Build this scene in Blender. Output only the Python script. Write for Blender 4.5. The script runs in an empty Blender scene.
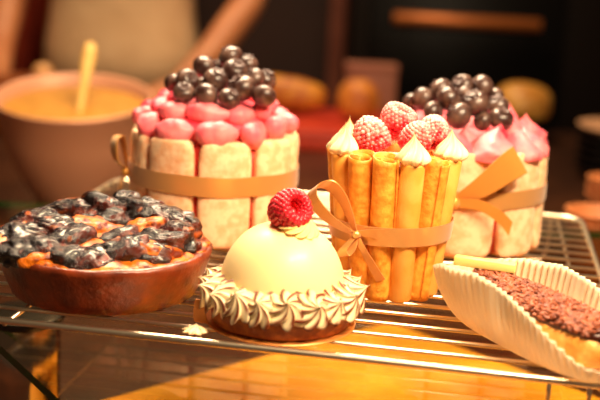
import bpy, math, random
from mathutils import Vector, Matrix, Euler, noise
PI = math.pi
S = 0.01                                   # everything below is written in centimetres
scene = bpy.context.scene
COL = scene.collection
R_ = math.radians
random.seed(7)

# ------------------------------------------------------------------ materials
def lin(c):
    return tuple(((v / 255 / 12.92) if v / 255 <= .04045 else ((v / 255 + .055) / 1.055) ** 2.4) for v in c) + (1,)

def mat(name, base, rough=.5, metal=0, c2=None, nscale=200, lo=.4, hi=.6, bump=None, attr=None, ac=None,
        sss=0, sssr=.003, coat=0, spec=.5, emit=None, estr=0, ac2=None, sheen=0, aniso=None, arough=None):
    m = bpy.data.materials.new(name); m.use_nodes = True
    nt = m.node_tree; N = nt.nodes; L = nt.links
    p = N['Principled BSDF']
    p.inputs['Roughness'].default_value = rough
    p.inputs['Metallic'].default_value = metal
    p.inputs['Specular IOR Level'].default_value = spec
    p.inputs['Coat Weight'].default_value = coat
    p.inputs['Coat Roughness'].default_value = .12
    p.inputs['Sheen Weight'].default_value = sheen
    if sss:
        p.inputs['Subsurface Weight'].default_value = sss
        p.inputs['Subsurface Radius'].default_value = (1, .5, .3)
        p.inputs['Subsurface Scale'].default_value = sssr
    tc = N.new('ShaderNodeTexCoord')
    col = None
    if c2:
        nz = N.new('ShaderNodeTexNoise'); nz.inputs['Scale'].default_value = nscale; nz.inputs['Detail'].default_value = 4
        L.new(tc.outputs['Object'], nz.inputs['Vector'])
        mr = N.new('ShaderNodeMapRange'); mr.inputs[1].default_value = lo; mr.inputs[2].default_value = hi
        L.new(nz.outputs['Fac'], mr.inputs[0])
        mx = N.new('ShaderNodeMix'); mx.data_type = 'RGBA'
        mx.inputs[6].default_value = lin(base); mx.inputs[7].default_value = lin(c2)
        L.new(mr.outputs[0], mx.inputs[0]); col = mx.outputs[2]
    if attr:
        at = N.new('ShaderNodeAttribute'); at.attribute_name = attr
        mx2 = N.new('ShaderNodeMix'); mx2.data_type = 'RGBA'
        if col: L.new(col, mx2.inputs[6])
        else: mx2.inputs[6].default_value = lin(base)
        mx2.inputs[7].default_value = lin(ac)
        L.new(at.outputs['Fac'], mx2.inputs[0]); col = mx2.outputs[2]
        if arough is not None:
            mr2 = N.new('ShaderNodeMapRange'); mr2.inputs[3].default_value = rough; mr2.inputs[4].default_value = arough
            L.new(at.outputs['Fac'], mr2.inputs[0]); L.new(mr2.outputs[0], p.inputs['Roughness'])
    if col: L.new(col, p.inputs['Base Color'])
    else: p.inputs['Base Color'].default_value = lin(base)
    if bump:
        prev = None
        for sc_, st_, di_ in (bump if isinstance(bump, list) else [bump]):
            nb = N.new('ShaderNodeTexNoise'); nb.inputs['Scale'].default_value = sc_; nb.inputs['Detail'].default_value = 5
            L.new(tc.outputs['Object'], nb.inputs['Vector'])
            bp = N.new('ShaderNodeBump'); bp.inputs['Strength'].default_value = st_; bp.inputs['Distance'].default_value = di_
            L.new(nb.outputs['Fac'], bp.inputs['Height'])
            if prev: L.new(prev.outputs['Normal'], bp.inputs['Normal'])
            prev = bp
        L.new(prev.outputs['Normal'], p.inputs['Normal'])
    if emit:
        p.inputs['Emission Color'].default_value = lin(emit); p.inputs['Emission Strength'].default_value = estr
    return m

def glass_mat(name, tint, mirror=.04):
    m = bpy.data.materials.new(name); m.use_nodes = True
    nt = m.node_tree; N = nt.nodes; L = nt.links
    for n in list(N): N.remove(n)
    out = N.new('ShaderNodeOutputMaterial'); mx = N.new('ShaderNodeMixShader')
    tr = N.new('ShaderNodeBsdfTransparent'); tr.inputs[0].default_value = tint
    gl = N.new('ShaderNodeBsdfGlossy'); gl.inputs['Roughness'].default_value = .01
    fr = N.new('ShaderNodeFresnel'); fr.inputs['IOR'].default_value = 1.52
    ge = N.new('ShaderNodeNewGeometry'); mm = N.new('ShaderNodeMath'); mm.operation = 'SUBTRACT'; mm.inputs[0].default_value = 1
    L.new(ge.outputs['Backfacing'], mm.inputs[1]); mu = N.new('ShaderNodeMath'); mu.operation = 'MULTIPLY'
    L.new(mm.outputs[0], mu.inputs[0]); L.new(fr.outputs[0], mu.inputs[1])
    L.new(mu.outputs[0], mx.inputs[0]); L.new(tr.outputs[0], mx.inputs[1]); L.new(gl.outputs[0], mx.inputs[2])
    L.new(mx.outputs[0], out.inputs[0])
    return m

def paper_mat(name, col, k=.4):
    m = mat(name, col, .65, spec=.25, bump=(260, .08, .0004)); N = m.node_tree.nodes; L = m.node_tree.links
    tl = N.new('ShaderNodeBsdfTranslucent'); tl.inputs[0].default_value = lin(col); mx = N.new('ShaderNodeMixShader'); mx.inputs[0].default_value = k
    L.new(N['Principled BSDF'].outputs[0], mx.inputs[1]); L.new(tl.outputs[0], mx.inputs[2]); L.new(mx.outputs[0], N['Material Output'].inputs[0])
    return m

MT = dict(
 chrome=mat('rack_chrome', (246, 228, 200), .33, 1, bump=(900, .06, .0002)),
 biscuit=mat('ladyfinger_sponge', (238, 180, 134), .75, c2=(248, 208, 168), nscale=160, bump=[(700, .5, .0006), (120, .3, .0012)], sss=.12, sssr=.004),
 jam=mat('red_jam', (158, 22, 12), .3, c2=(190, 50, 30), nscale=300, bump=(500, .4, .0008), coat=.3),
 cream=mat('pink_cream', (228, 92, 110), .45, c2=(242, 134, 138), nscale=70, lo=.35, hi=.65, bump=[(260, .35, .001), (900, .2, .0004)], sss=.22, sssr=.005),
 cream_deep=mat('deep_pink_cream', (206, 48, 72), .42, c2=(226, 84, 102), nscale=90, bump=[(260, .35, .001)], sss=.2, sssr=.004),  # own tone of some petals; on the mound, painted gap shading
 ribbon=mat('gold_satin_ribbon', (218, 156, 84), .3, .45, bump=(1600, .12, .0002), sheen=.3),
 ribbon_light=mat('yellow_gold_ribbon', (222, 156, 66), .32, .35, bump=(1600, .12, .0002), sheen=.3),
 blueberry=mat('blueberry_skin', (50, 25, 21), .38, c2=(112, 84, 72), nscale=110, lo=.42, hi=.75, bump=(700, .15, .0003), coat=.25),
 calyx=mat('blueberry_calyx', (70, 46, 44), .6, bump=(900, .3, .0004)),
 raspberry=mat('raspberry_flesh', (212, 18, 38), .32, c2=(230, 44, 60), nscale=200, sss=.2, sssr=.004, coat=.2, attr='mask', ac=(255, 226, 214), arough=.85),
 wafer=mat('smooth_rolled_wafer', (232, 158, 60), .5, c2=(240, 176, 84), nscale=60, bump=(300, .12, .0006), sss=.1, sssr=.003),
 crepe=mat('rough_rolled_wafer', (222, 134, 32), .55, c2=(244, 172, 64), nscale=220, lo=.35, hi=.65, bump=[(420, .55, .001), (1100, .4, .0005)], sss=.08),
 meringue=mat('piped_meringue', (252, 236, 192), .5, attr='mask', ac=(206, 132, 30), sss=.15, sssr=.003, bump=(800, .12, .0003)),
 toasted=mat('toasted_meringue', (255, 232, 184), .45, attr='mask', ac=(112, 46, 12), sss=.12, sssr=.003, bump=(900, .2, .0003)),
 whitecream=mat('pale_cream', (250, 208, 186), .45, bump=(300, .3, .001), sss=.2),
 dome=mat('ivory_glaze', (255, 226, 166), .42, sss=.12, sssr=.008, coat=.06, spec=.4),
 cookie=mat('baked_tart_base', (188, 104, 36), .6, c2=(146, 70, 22), nscale=160, bump=[(500, .5, .0008)], sss=.05),
 rosette=mat('yellow_buttercream', (250, 218, 140), .4, sss=.2, sssr=.003),
 shell=mat('tart_crust', (136, 54, 20), .34, c2=(74, 24, 10), nscale=75, lo=.35, hi=.7, bump=[(420, .5, .0009), (120, .3, .0015)], coat=.12),
 filling=mat('caramel_filling', (222, 116, 24), .36, spec=.3, c2=(96, 26, 6), nscale=150, lo=.4, hi=.6, bump=[(300, .7, .0015), (900, .6, .0008)], coat=.12, sss=.03),
 char=mat('charred_glazed_fruit', (20, 8, 6), .2, c2=(110, 36, 16), nscale=100, lo=.5, hi=.8, bump=[(420, .8, .0018), (1400, .9, .0008)], coat=.3, attr='mask', ac=(206, 96, 24)),
 base_dark=mat('burnt_base', (60, 24, 14), .6, bump=(500, .4, .0008)),
 paper=paper_mat('white_greaseproof_paper', (252, 238, 212), .35),
 choux=mat('choux_pastry', (226, 150, 58), .5, c2=(244, 184, 96), nscale=120, bump=[(300, .6, .0012), (100, .4, .002)], sss=.1),
 choc=mat('milk_chocolate_flakes', (110, 48, 25), .5, c2=(158, 82, 46), nscale=260, bump=(900, .3, .0004)),
 darkchoc=mat('dark_chocolate', (66, 26, 14), .3, bump=(300, .2, .0005)),
 whitechoc=mat('white_chocolate', (252, 226, 140), .35, sss=.2, sssr=.003),
 card=mat('gold_card', (206, 130, 62), .4, .35, bump=(600, .1, .0003)),
 glass=glass_mat('shelf_glass', (.93, .9, .82, 1)),
 glass_edge=mat('green_glass_edge', (14, 66, 26), .3, spec=.2),
 rubber=mat('black_rubber', (12, 10, 10), .35),
 steel=mat('polished_steel_post', (196, 178, 160), .14, 1),
 counter=mat('dark_red_wood_counter', (52, 27, 15), .32, c2=(70, 38, 20), nscale=12, bump=(60, .1, .001)),
 goldboard=mat('gold_paper', (242, 178, 40), .5, c2=(232, 158, 28), nscale=26),
 bun=mat('bread_crust', (216, 136, 52), .5, c2=(188, 98, 30), nscale=40, bump=(180, .4, .002)),
 loaf=mat('golden_loaf_crust', (214, 140, 34), .5, c2=(180, 92, 22), nscale=40, bump=(180, .4, .002)),
 melon=mat('yellow_glazed_bun', (218, 160, 74), .4, c2=(190, 124, 48), nscale=30, bump=(150, .3, .002)),
 bowl=mat('copper_pink_bowl', (200, 142, 108), .45, .2, bump=(60, .06, .001)),
 custard=mat('yellow_custard', (166, 112, 22), .5, c2=(178, 124, 36), nscale=50, bump=(80, .3, .002)),
 wood=mat('pale_spoon_wood', (228, 186, 104), .55, c2=(216, 168, 84), nscale=50),
 redbox=mat('red_card', (196, 50, 16), .5, c2=(180, 42, 14), nscale=30),
 pinkbox=mat('dusty_pink_card', (168, 106, 82), .6, c2=(156, 94, 72), nscale=30),
 black=mat('black_enamel', (20, 12, 9), .4, spec=.15, bump=(40, .05, .001)),
 blackglass=mat('dark_oven_glass', (10, 7, 6), .4, spec=.15),
 copper=mat('bronze_handle', (196, 112, 56), .4, .5),
 kraft=mat('brown_paper_cup', (176, 104, 54), .6, c2=(160, 92, 46), nscale=60),
 plate=mat('beige_stoneware', (206, 156, 118), .4, c2=(190, 140, 104), nscale=60),
 canister=mat('brown_canister', (150, 76, 34), .35, .3, bump=(40, .05, .001)),
 highlight_ball=mat('pale_highlight', (240, 176, 112), .25),
 wallm=mat('dark_brown_wall', (58, 30, 21), .7, c2=(48, 24, 17), nscale=3, bump=(30, .1, .002)),
 floorm=mat('dark_tile_floor', (46, 28, 20), .5, c2=(58, 36, 26), nscale=6),
 post=mat('brown_wall_post', (150, 82, 60), .6, c2=(130, 68, 50), nscale=8),
 skin=mat('skin', (214, 140, 92), .5, c2=(204, 128, 82), nscale=20, sss=.1, sssr=.01),
 jacket=mat('cream_cotton', (246, 206, 158), .8, c2=(236, 194, 146), nscale=14, bump=(60, .4, .006)),
 trousers=mat('dark_cotton', (34, 24, 22), .85, c2=(42, 30, 27), nscale=30),
 hair=mat('dark_hair', (28, 18, 14), .5),
 eye=mat('eye_dark', (24, 16, 12), .2),
 shoe=mat('black_leather', (20, 15, 13), .35),
 redcloth=mat('red_cloth', (170, 52, 18), .8, c2=(150, 42, 14), nscale=20, bump=(60, .4, .004)),
)

# ------------------------------------------------------------------ object helpers
def mk(name, vf, m, parent=None, loc=None, rot=None, mask=None, smooth=True):
    v, f = vf
    me = bpy.data.meshes.new(name)
    me.from_pydata([(a[0] * S, a[1] * S, a[2] * S) for a in v], [], f)
    me.update()
    for q in (m if isinstance(m, list) else [m]): me.materials.append(MT[q])
    if smooth: me.polygons.foreach_set('use_smooth', [True] * len(me.polygons))
    if 'ribbon' in str(m) or m == 'card': me.set_sharp_from_angle(angle=.7)
    if mask is not None:
        a = me.attributes.new('mask', 'FLOAT', 'POINT'); a.data.foreach_set('value', mask)
    o = bpy.data.objects.new(name, me); COL.objects.link(o)
    if parent: o.parent = parent
    if loc: o.location = tuple(c * S for c in loc)
    if rot: o.rotation_euler = rot
    return o

def tag(o, label, cat, group=None):
    o['label'] = label; o['category'] = cat
    if group: o['group'] = group
    return o

def thing(name, label, cat, loc=(0, 0, 0), rotz=0, group=None, rot=None):
    o = bpy.data.objects.new(name, None); o.empty_display_size = .01; COL.objects.link(o)
    o.location = tuple(c * S for c in loc); o.rotation_euler = rot if rot else (0, 0, rotz)
    return tag(o, label, cat, group)

def struct(o): o['kind'] = 'structure'; return o

def join(parts):
    V = []; F = []
    for v, f in parts:
        n = len(V); V += [tuple(a) for a in v]; F += [tuple(i + n for i in q) for q in f]
    return V, F

def xf(vf, loc=(0, 0, 0), rot=(0, 0, 0), sc=(1, 1, 1)):
    M_ = Matrix.Translation(loc) @ Euler(rot).to_matrix().to_4x4() @ Matrix.Diagonal((*sc, 1))
    return [tuple(M_ @ Vector(a)) for a in vf[0]], vf[1]

def box(x0, x1, y0, y1, z0, z1, r=.15):
    """bevelled box"""
    import bmesh
    bm = bmesh.new(); bmesh.ops.create_cube(bm, size=1)
    for v in bm.verts:
        v.co = Vector(((x0 + x1) / 2 + v.co.x * (x1 - x0), (y0 + y1) / 2 + v.co.y * (y1 - y0), (z0 + z1) / 2 + v.co.z * (z1 - z0)))
    if r: bmesh.ops.bevel(bm, geom=bm.edges[:], offset=r, segments=2, affect='EDGES', profile=.5)
    bm.verts.index_update()
    out = [tuple(v.co) for v in bm.verts], [tuple(v.index for v in f.verts) for f in bm.faces]
    bm.free(); return out

def lathe(prof, n=48, mod=None):
    V = []; F = []
    k = len(prof)
    for i, (r, z) in enumerate(prof):
        for j in range(n):
            t = 2 * PI * j / n
            rr, zz = (mod(t, i, r, z) if mod else (r, z))
            V.append((rr * math.cos(t), rr * math.sin(t), zz))
    for i in range(k - 1):
        for j in range(n):
            a = i * n + j; b = i * n + (j + 1) % n
            F.append((a, b, b + n, a + n))
    if prof[0][0] < 1e-3 or True:
        V.append((0, 0, sum(V[j][2] for j in range(n)) / n)); c = len(V) - 1
        for j in range(n): F.append((c, (j + 1) % n, j))
        V.append((0, 0, sum(V[(k - 1) * n + j][2] for j in range(n)) / n)); c = len(V) - 1
        for j in range(n): F.append((c, (k - 1) * n + j, (k - 1) * n + (j + 1) % n))
    return V, F

def ring(prof, n=64, mod=None):
    """closed profile swept round z"""
    V = []; F = []; k = len(prof)
    for j in range(n):
        t = 2 * PI * j / n
        for i, (r, z) in enumerate(prof):
            rr, zz = (mod(t, i, r, z) if mod else (r, z))
            V.append((rr * math.cos(t), rr * math.sin(t), zz))
    for j in range(n):
        for i in range(k):
            F.append((j * k + i, ((j + 1) % n) * k + i, ((j + 1) % n) * k + (i + 1) % k, j * k + (i + 1) % k))
    return V, F

def tube(pts, rad, n=10, closed=False):
    pts = [Vector(p) for p in pts]; k = len(pts)
    rs = rad if isinstance(rad, (list, tuple)) else [rad] * k
    V = []; F = []; prev = None
    for i in range(k):
        a = pts[(i - 1) % k] if (closed or i) else pts[0]
        b = pts[(i + 1) % k] if (closed or i < k - 1) else pts[-1]
        t = (b - a).normalized()
        if prev is None:
            u = t.orthogonal().normalized()
        else:
            u = (prev - t * prev.dot(t)).normalized()
        prev = u; w = t.cross(u)
        for j in range(n):
            q = 2 * PI * j / n
            V.append(tuple(pts[i] + (u * math.cos(q) + w * math.sin(q)) * rs[i]))
    for i in range(k if closed else k - 1):
        for j in range(n):
            a = i * n + j; b = i * n + (j + 1) % n; i2 = (i + 1) % k
            F.append((a, b, i2 * n + (j + 1) % n, i2 * n + j))
    if not closed:
        F.append(tuple(range(n))[::-1]); F.append(tuple((k - 1) * n + j for j in range(n)))
    return V, F

def sell(a, b, c, e1=1, e2=1, nu=36, nv=22, fn=None):
    """superellipsoid (half sizes a, b, c; e<1 squarer)"""
    sg = lambda v, e: math.copysign(abs(v) ** e, v)
    V = []; F = []
    for i in range(1, nv):
        p = -PI / 2 + PI * i / nv
        for j in range(nu):
            t = 2 * PI * j / nu
            V.append((a * sg(math.cos(p), e1) * sg(math.cos(t), e2), b * sg(math.cos(p), e1) * sg(math.sin(t), e2), c * sg(math.sin(p), e1)))
    V += [(0, 0, -c), (0, 0, c)]
    for i in range(nv - 2):
        for j in range(nu):
            q = i * nu + j; r = i * nu + (j + 1) % nu
            F.append((q, r, r + nu, q + nu))
    s = len(V) - 2; t = s + 1; l = (nv - 2) * nu
    for j in range(nu):
        F.append((s, (j + 1) % nu, j)); F.append((t, l + j, l + (j + 1) % nu))
    if fn: V = [tuple(fn(Vector(v))) for v in V]
    return V, F

def blob(a, b, c, amp=.08, fr=.8, seed=0, nu=24, nv=16, e=1):
    off = Vector((seed * 3.17, seed * 1.71, seed * 5.3))
    def fn(v):
        d = noise.noise(v * fr + off) + .5 * noise.noise(v * fr * 2.3 + off)
        return v * (1 + amp * d)
    return sell(a, b, c, e, e, nu, nv, fn)

def strip(path, wid, th=.05):
    """ribbon: path = list of points, wid = list of half-width vectors; has thickness"""
    path = [Vector(p) for p in path]; wid = [Vector(w) for w in wid]
    k = len(path); V = []; F = []
    for i in range(k):
        t = (path[min(i + 1, k - 1)] - path[max(i - 1, 0)])
        n = t.cross(wid[i]).normalized() * th / 2
        for s1, s2 in ((1, 1), (-1, 1), (-1, -1), (1, -1)):
            V.append(tuple(path[i] + wid[i] * s1 + n * s2))
    for i in range(k - 1):
        for j in range(4):
            F.append((i * 4 + j, i * 4 + (j + 1) % 4, i * 4 + 4 + (j + 1) % 4, i * 4 + 4 + j))
    F.append((3, 2, 1, 0)); F.append(tuple((k - 1) * 4 + j for j in range(4)))
    return V, F

def spline(ctrl, n=24):
    """Catmull-Rom through the control points"""
    P = [Vector(c) for c in ctrl]; P = [P[0] * 2 - P[1]] + P + [P[-1] * 2 - P[-2]]
    out = []; m = len(P) - 3
    for k in range(n):
        t = k / (n - 1) * m; i = min(int(t), m - 1); t -= i
        a, b, c, d = P[i:i + 4]
        out.append(.5 * (2 * b + (c - a) * t + (2 * a - 5 * b + 4 * c - d) * t * t + (3 * b - a - 3 * c + d) * t ** 3))
    return out

def copy_tree(o, parent=None):
    c = o.copy(); COL.objects.link(c)
    if parent: c.parent = parent
    for ch in [x for x in bpy.data.objects if x.parent == o]: copy_tree(ch, c)
    return c

# ------------------------------------------------------------------ camera
F_PX, PITCH, ROLL, H = 1100.0, R_(12.8), .052, 20.2
fwd = Vector((0, math.cos(PITCH), -math.sin(PITCH))); up0 = Vector((0, math.sin(PITCH), math.cos(PITCH))); r0 = Vector((1, 0, 0))
RT = r0 * math.cos(ROLL) + up0 * math.sin(ROLL); UP = -r0 * math.sin(ROLL) + up0 * math.cos(ROLL)
cd = bpy.data.cameras.new('camera'); cam = bpy.data.objects.new('camera', cd); COL.objects.link(cam)
cam.matrix_world = Matrix(((RT.x, UP.x, -fwd.x, 0), (RT.y, UP.y, -fwd.y, 0), (RT.z, UP.z, -fwd.z, H * S), (0, 0, 0, 1)))
cd.sensor_width = 36; cd.lens = 36 * F_PX / 600; cd.clip_start = .02; cd.clip_end = 50
cd.dof.use_dof = True; cd.dof.focus_distance = .635; cd.dof.aperture_fstop = 5.6; cd.dof.aperture_blades = 0
scene.camera = cam
def aty(px, py, y):                          # the point a given distance away along a sight line: used to survey positions
    d = fwd + RT * ((px - 300) / F_PX) + UP * ((200 - py) / F_PX)
    return Vector((0, 0, H)) + d * (y / d.y)

# ------------------------------------------------------------------ wire rack
YAW = R_(-9)
rack = thing('cooling_rack', 'chrome wire cooling rack holding all the cakes above the glass shelf', 'cooling rack', (-.1, 53.8, 0), YAW)
U0, U1, D = -22.0, 17.6, 37.8
def rrect(u0, u1, v0, v1, r, z, n=8):
    out = []
    for cx, cy, a in ((u1 - r, v0 + r, -90), (u1 - r, v1 - r, 0), (u0 + r, v1 - r, 90), (u0 + r, v0 + r, 180)):
        for k in range(n + 1):
            t = R_(a + 90 * k / n); out.append((cx + r * math.cos(t), cy + r * math.sin(t), z))
    return out
mk('border_bar', tube(rrect(U0, U1, .2, D, 2.2, -.17), .2, 12, True), 'chrome', rack)
nw = 19
for k in range(1, nw):
    v = .2 + (D - .2) * k / nw
    ins = 0
    dv = min(v - .2, D - v)
    if dv < 2.2: ins = 2.2 - math.sqrt(max(0, 2.2 ** 2 - (2.2 - dv) ** 2))
    mk('wire', tube([(U0 + ins + .1, v, -.13), (0, v, -.13), (U1 - ins - .1, v, -.13)], .13, 8), 'chrome', rack)
for u in (U0 + 6.2, U1 - 1.9):
    mk('support_bar', tube([(u, .25, -.39), (u, D / 2, -.39), (u, D - .05, -.39)], .13, 8), 'chrome', rack)
for u in (U0 + 3.4, U1 - 3.4):
    for v, s in ((.2, 1), (D, -1)):
        mk('foot', tube(spline([(u - 1, v, -.3), (u - .95, v + .3 * s, -2.4), (u - .6, v + .5 * s, -3.75), (u, v + .55 * s, -3.88), (u + .6, v + .5 * s, -3.75), (u + .95, v + .3 * s, -2.4), (u + 1, v, -.3)], 25), .12, 8), 'chrome', rack)

# ------------------------------------------------------------------ berries
def berry_mesh(r, seed):
    off = Vector((seed * 2.1, seed, 0))
    def fn(v):
        q = v.normalized(); s = 1 + .03 * noise.noise(q * 1.5 + off)
        if q.z > .78: s -= .16 * ((q.z - .78) / .22) ** 1.5
        return Vector((v.x * s, v.y * s, v.z * .86 * s))
    return sell(r, r, r, 1, 1, 28, 20, fn)
def calyx_mesh(r):
    V = []; F = []; n = 40
    for k, (rr, zz) in enumerate(((.16, .70), (.24, .75), (.36, .83), (.40, .80), (.30, .70))):
        for j in range(n):
            t = 2 * PI * j / n; star = .5 + .5 * math.cos(5 * t)
            q = rr * (1 + (.25 * star if k in (2, 3) else 0)); z = zz + (.07 * star if k in (2, 3) else 0)
            V.append((r * q * math.cos(t), r * q * math.sin(t), r * (z)))
    for k in range(4):
        for j in range(n):
            a = k * n + j; b = k * n + (j + 1) % n; F.append((a, b, b + n, a + n))
    return V, F
BK = 1.05
BB = []
for k in range(3):
    t = thing('blueberry', 'x', 'blueberry')
    mk('berry_skin', berry_mesh(1, k), 'blueberry', t); mk('calyx', calyx_mesh(1), 'calyx', t)
    BB.append(t)
used_bb = [False] * 3
def blueberry(p, r, rot, label, group):
    k = random.randrange(3)
    if used_bb[k]: o = copy_tree(BB[k])
    else: o = BB[k]; used_bb[k] = True
    o.location = tuple(c * S for c in p); o.scale = (r * BK, r * BK, r * BK); o.rotation_euler = rot
    return tag(o, label, 'blueberry', group)
def relax(items, surf, it=60):
    """settle a heap: push overlapping berries apart, keep them on the cream"""
    P = [Vector(i[0]) for i in items]; Rr = [i[1] for i in items]; P0 = [p.copy() for p in P]
    for _ in range(it):
        for i in range(len(P)):
            for j in range(i):
                d = P[i] - P[j]; m = (Rr[i] + Rr[j]) * .84
                if 1e-6 < d.length < m:
                    q = d.normalized() * (m - d.length) / 2; q.y *= 1.4; P[i] += q; P[j] -= q
            P[i] += (P0[i] - P[i]) * .06
            h = surf(P[i]) + Rr[i] * .78
            if P[i].z < h: P[i].z += (h - P[i].z) * .6
    return P

def raspberry(label, p, r, rot, dust=0, group=None):
    """cone of drupelets round a hollow; z axis points out of the hollow"""
    prof = [(.0, -1.12), (.36, -1.02), (.66, -.78), (.86, -.42), (.97, -.02), (.97, .36), (.88, .64), (.70, .78), (.53, .62), (.44, .28)]
    k_ = 16
    def pf(t):
        q = t * (len(prof) - 1); i = min(int(q), len(prof) - 2); q -= i
        return tuple(prof[i][n] * (1 - q) + prof[i + 1][n] * q for n in (0, 1))
    prof = [pf(i / (k_ - 1)) for i in range(k_)]
    size = [.155] * 12 + [.14, .13, .12, .11]; cnt = [max(1, round(2 * PI * q * .92 / (s * 1.62))) for (q, z), s in zip(prof, size)]
    V = []; F = []; mask = []
    E_ = Euler(rot).to_matrix()
    def addv(vf):
        n = len(V); V.extend(vf[0]); F.extend(tuple(i + n for i in q) for q in vf[1])
    core = lathe([(.25, -1.0), (.62, -.72), (.84, -.3), (.86, .3), (.74, .62), (.62, .66), (.48, .48), (.40, .1), (.05, .0)], 24)
    addv(core)
    for k, ((q, z), c, s) in enumerate(zip(prof, cnt, size)):
        for j in range(c):
            t = 2 * PI * (j + .5 * (k % 2)) / c
            sp = sell(s * 1.02, s * 1.02, s * .95, 1, 1, 9, 6)
            addv(xf(sp, (q * math.cos(t) * .92, q * math.sin(t) * .92, z * .95), (0, 0, t)))
    V2 = [(a * r, b * r, c * r) for a, b, c in V]
    for a, b, c in V:
        w = E_ @ Vector((a, b, c)); n = noise.noise(Vector((a, b, c)) * 4.1 + Vector((r * 9, 0, 0)))
        h = E_ @ Vector((a, b, c)).normalized()
        mask.append(max(0, min(1, dust * (.1 + .75 * (w.z + .1) + .8 * n))) if dust else 0)
    o = mk('raspberry', (V2, F), 'raspberry', None, p, rot, mask)
    return tag(o, label, 'raspberry', group)

# ------------------------------------------------------------------ ladyfinger cakes
RC, BT, BH = 5.42, .62, 3.68
def finger(ang, seed, w):
    off = Vector((seed * 7.7, 0, seed))
    def fn(v):
        d = .05 * noise.noise(v * .7 + off) + .02 * noise.noise(v * 2.2 + off)
        t = ang + v.x / (RC + .3); rr = RC + v.y * (1 + d) + d
        return Vector((rr * math.sin(t), -rr * math.cos(t), BH + v.z * (1 + .02 * noise.noise(off))))
    return sell(w, BT, BH, .28, .42, 44, 44, fn)
def petal(L, W, Hh, seed):
    """a soft piped pillow of cream, pulled to a tail at +x"""
    off = Vector((seed * 3.3, seed * 1.9, seed))
    def fn(v):
        t = v.x / L
        k = 1 - .35 * max(0, t) ** 1.5 + .05 * math.sin(3 * t + seed)
        d = .22 * noise.noise(v * .75 + off) + .12 * noise.noise(v * 1.9 + off)
        return Vector((v.x, v.y * k * (1 + d), v.z * k * (1 + d) + .12 * Hh * t * t))
    return sell(L, W, Hh, .9, .9, 30, 22, fn)
def peak(R0, h, lean, seed):
    """dollop with a drawn-out tip"""
    off = Vector((seed * 3.3, seed * 1.9, seed))
    prof = []
    for k in range(22):
        t = k / 21; prof.append((max(.02, R0 * ((1 + math.cos(PI * t ** 1.15)) / 2) ** .62), h * t))
    def mod(t, i, r, z):
        k = z / h; rr = r * (1 + .3 * noise.noise(Vector((math.cos(t) * 1.1, math.sin(t) * 1.1, z * .9)) + off) + .16 * noise.noise(Vector((math.cos(t) * 2.6, math.sin(t) * 2.6, z * 2.2)) + off))
        return rr, z + .15 * noise.noise(Vector((math.cos(t) * r, math.sin(t) * r, z)) + off)
    V, F = lathe(prof, 26, mod)
    return [(x + lean[0] * (z / h) ** 2, y + lean[1] * (z / h) ** 2, z) for x, y, z in V], F

def cake_body(t, rot0, gaps=9):
    for k in range(gaps):
        a = rot0 + 2 * PI * k / gaps
        mk('ladyfinger', finger(a, k + rot0 * 3, 1.83), 'biscuit', t)
    mk('jam_filling', lathe([(5.0, .1), (5.45, .3), (5.5, 3.5), (5.45, 6.9), (5.0, 7.1)], 64), 'jam', t)
def ribbon_band(t, z, w, R0, m='ribbon', tilt=0):
    prof = [(R0, -w), (R0 + .06, -w), (R0 + .08, 0), (R0 + .06, w), (R0, w), (R0, 0)]
    v, f = ring(prof, 96)
    v = [(x, y, z + zz + tilt * x + .06 * noise.noise(Vector((x * .3, y * .3, 0)))) for x, y, zz in v]
    return mk('ribbon', (v, f), m, t)

# left cake
CL = (-6.35, 78.2, 0)
lc = thing('ladyfinger_cake', 'large round ladyfinger cake on the left with a gold ribbon and rounded pink cream petals', 'cake', CL)
cake_body(lc, R_(-27.5))
rb = ribbon_band(lc, 4.35, .68, RC + BT + .02)
# bow on the far left side of the band
for nm, ctrl, w in (('bow_loop', [(-5.9, -1.6, 4.3), (-6.7, -2.2, 5.1), (-6.9, -2.2, 6.4), (-6.5, -1.7, 6.8), (-6.25, -1.5, 5.6), (-6.05, -1.4, 4.4)], .5),
                    ('ribbon_tail', [(-6.0, -1.7, 4.2), (-6.5, -2.0, 3.3), (-6.35, -1.9, 2.0), (-6.5, -2.1, .9)], .42)):
    pts = spline(ctrl, 26)
    mk(nm, strip(pts, [Vector((.55, -.8, .1)).normalized() * w * min(1, .35 + 2.2 * min(i, 25 - i) / 25 if nm == 'bow_loop' else .5 + i / 40) for i in range(26)]), 'ribbon_light', rb)
mk('knot', xf(blob(.34, .3, .36, .15, 2), (-6.12, -1.75, 4.25)), 'ribbon_light', rb)
ML = [(5.3, 6.9), (5.4, 7.7), (5.0, 8.4), (4.2, 8.9), (3.2, 9.3), (1.8, 9.8), (.6, 10.0), (.05, 10.02)]
def surf_of(prof, c):
    def f(p):
        r = math.hypot(p.x - c[0], p.y - c[1])
        for (r1, z1), (r2, z2) in zip(prof, prof[1:]):
            if r2 <= r <= r1 or r1 <= r <= r2: return z1 + (z2 - z1) * (r - r1) / (r2 - r1 + 1e-9)
        return prof[0][1] if r > prof[0][0] else prof[-1][1]
    return f
mk('cream_mound', lathe([(a * .92, b - .15) for a, b in ML], 48, lambda t, i, r, z: (r * (1 + .04 * noise.noise(Vector((math.cos(t) * 2, math.sin(t) * 2, z)))), z + .15 * noise.noise(Vector((r * math.cos(t), r * math.sin(t), 1))))), 'cream_deep', lc)  # deeper pink here paints shading into the gaps between petals
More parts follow.
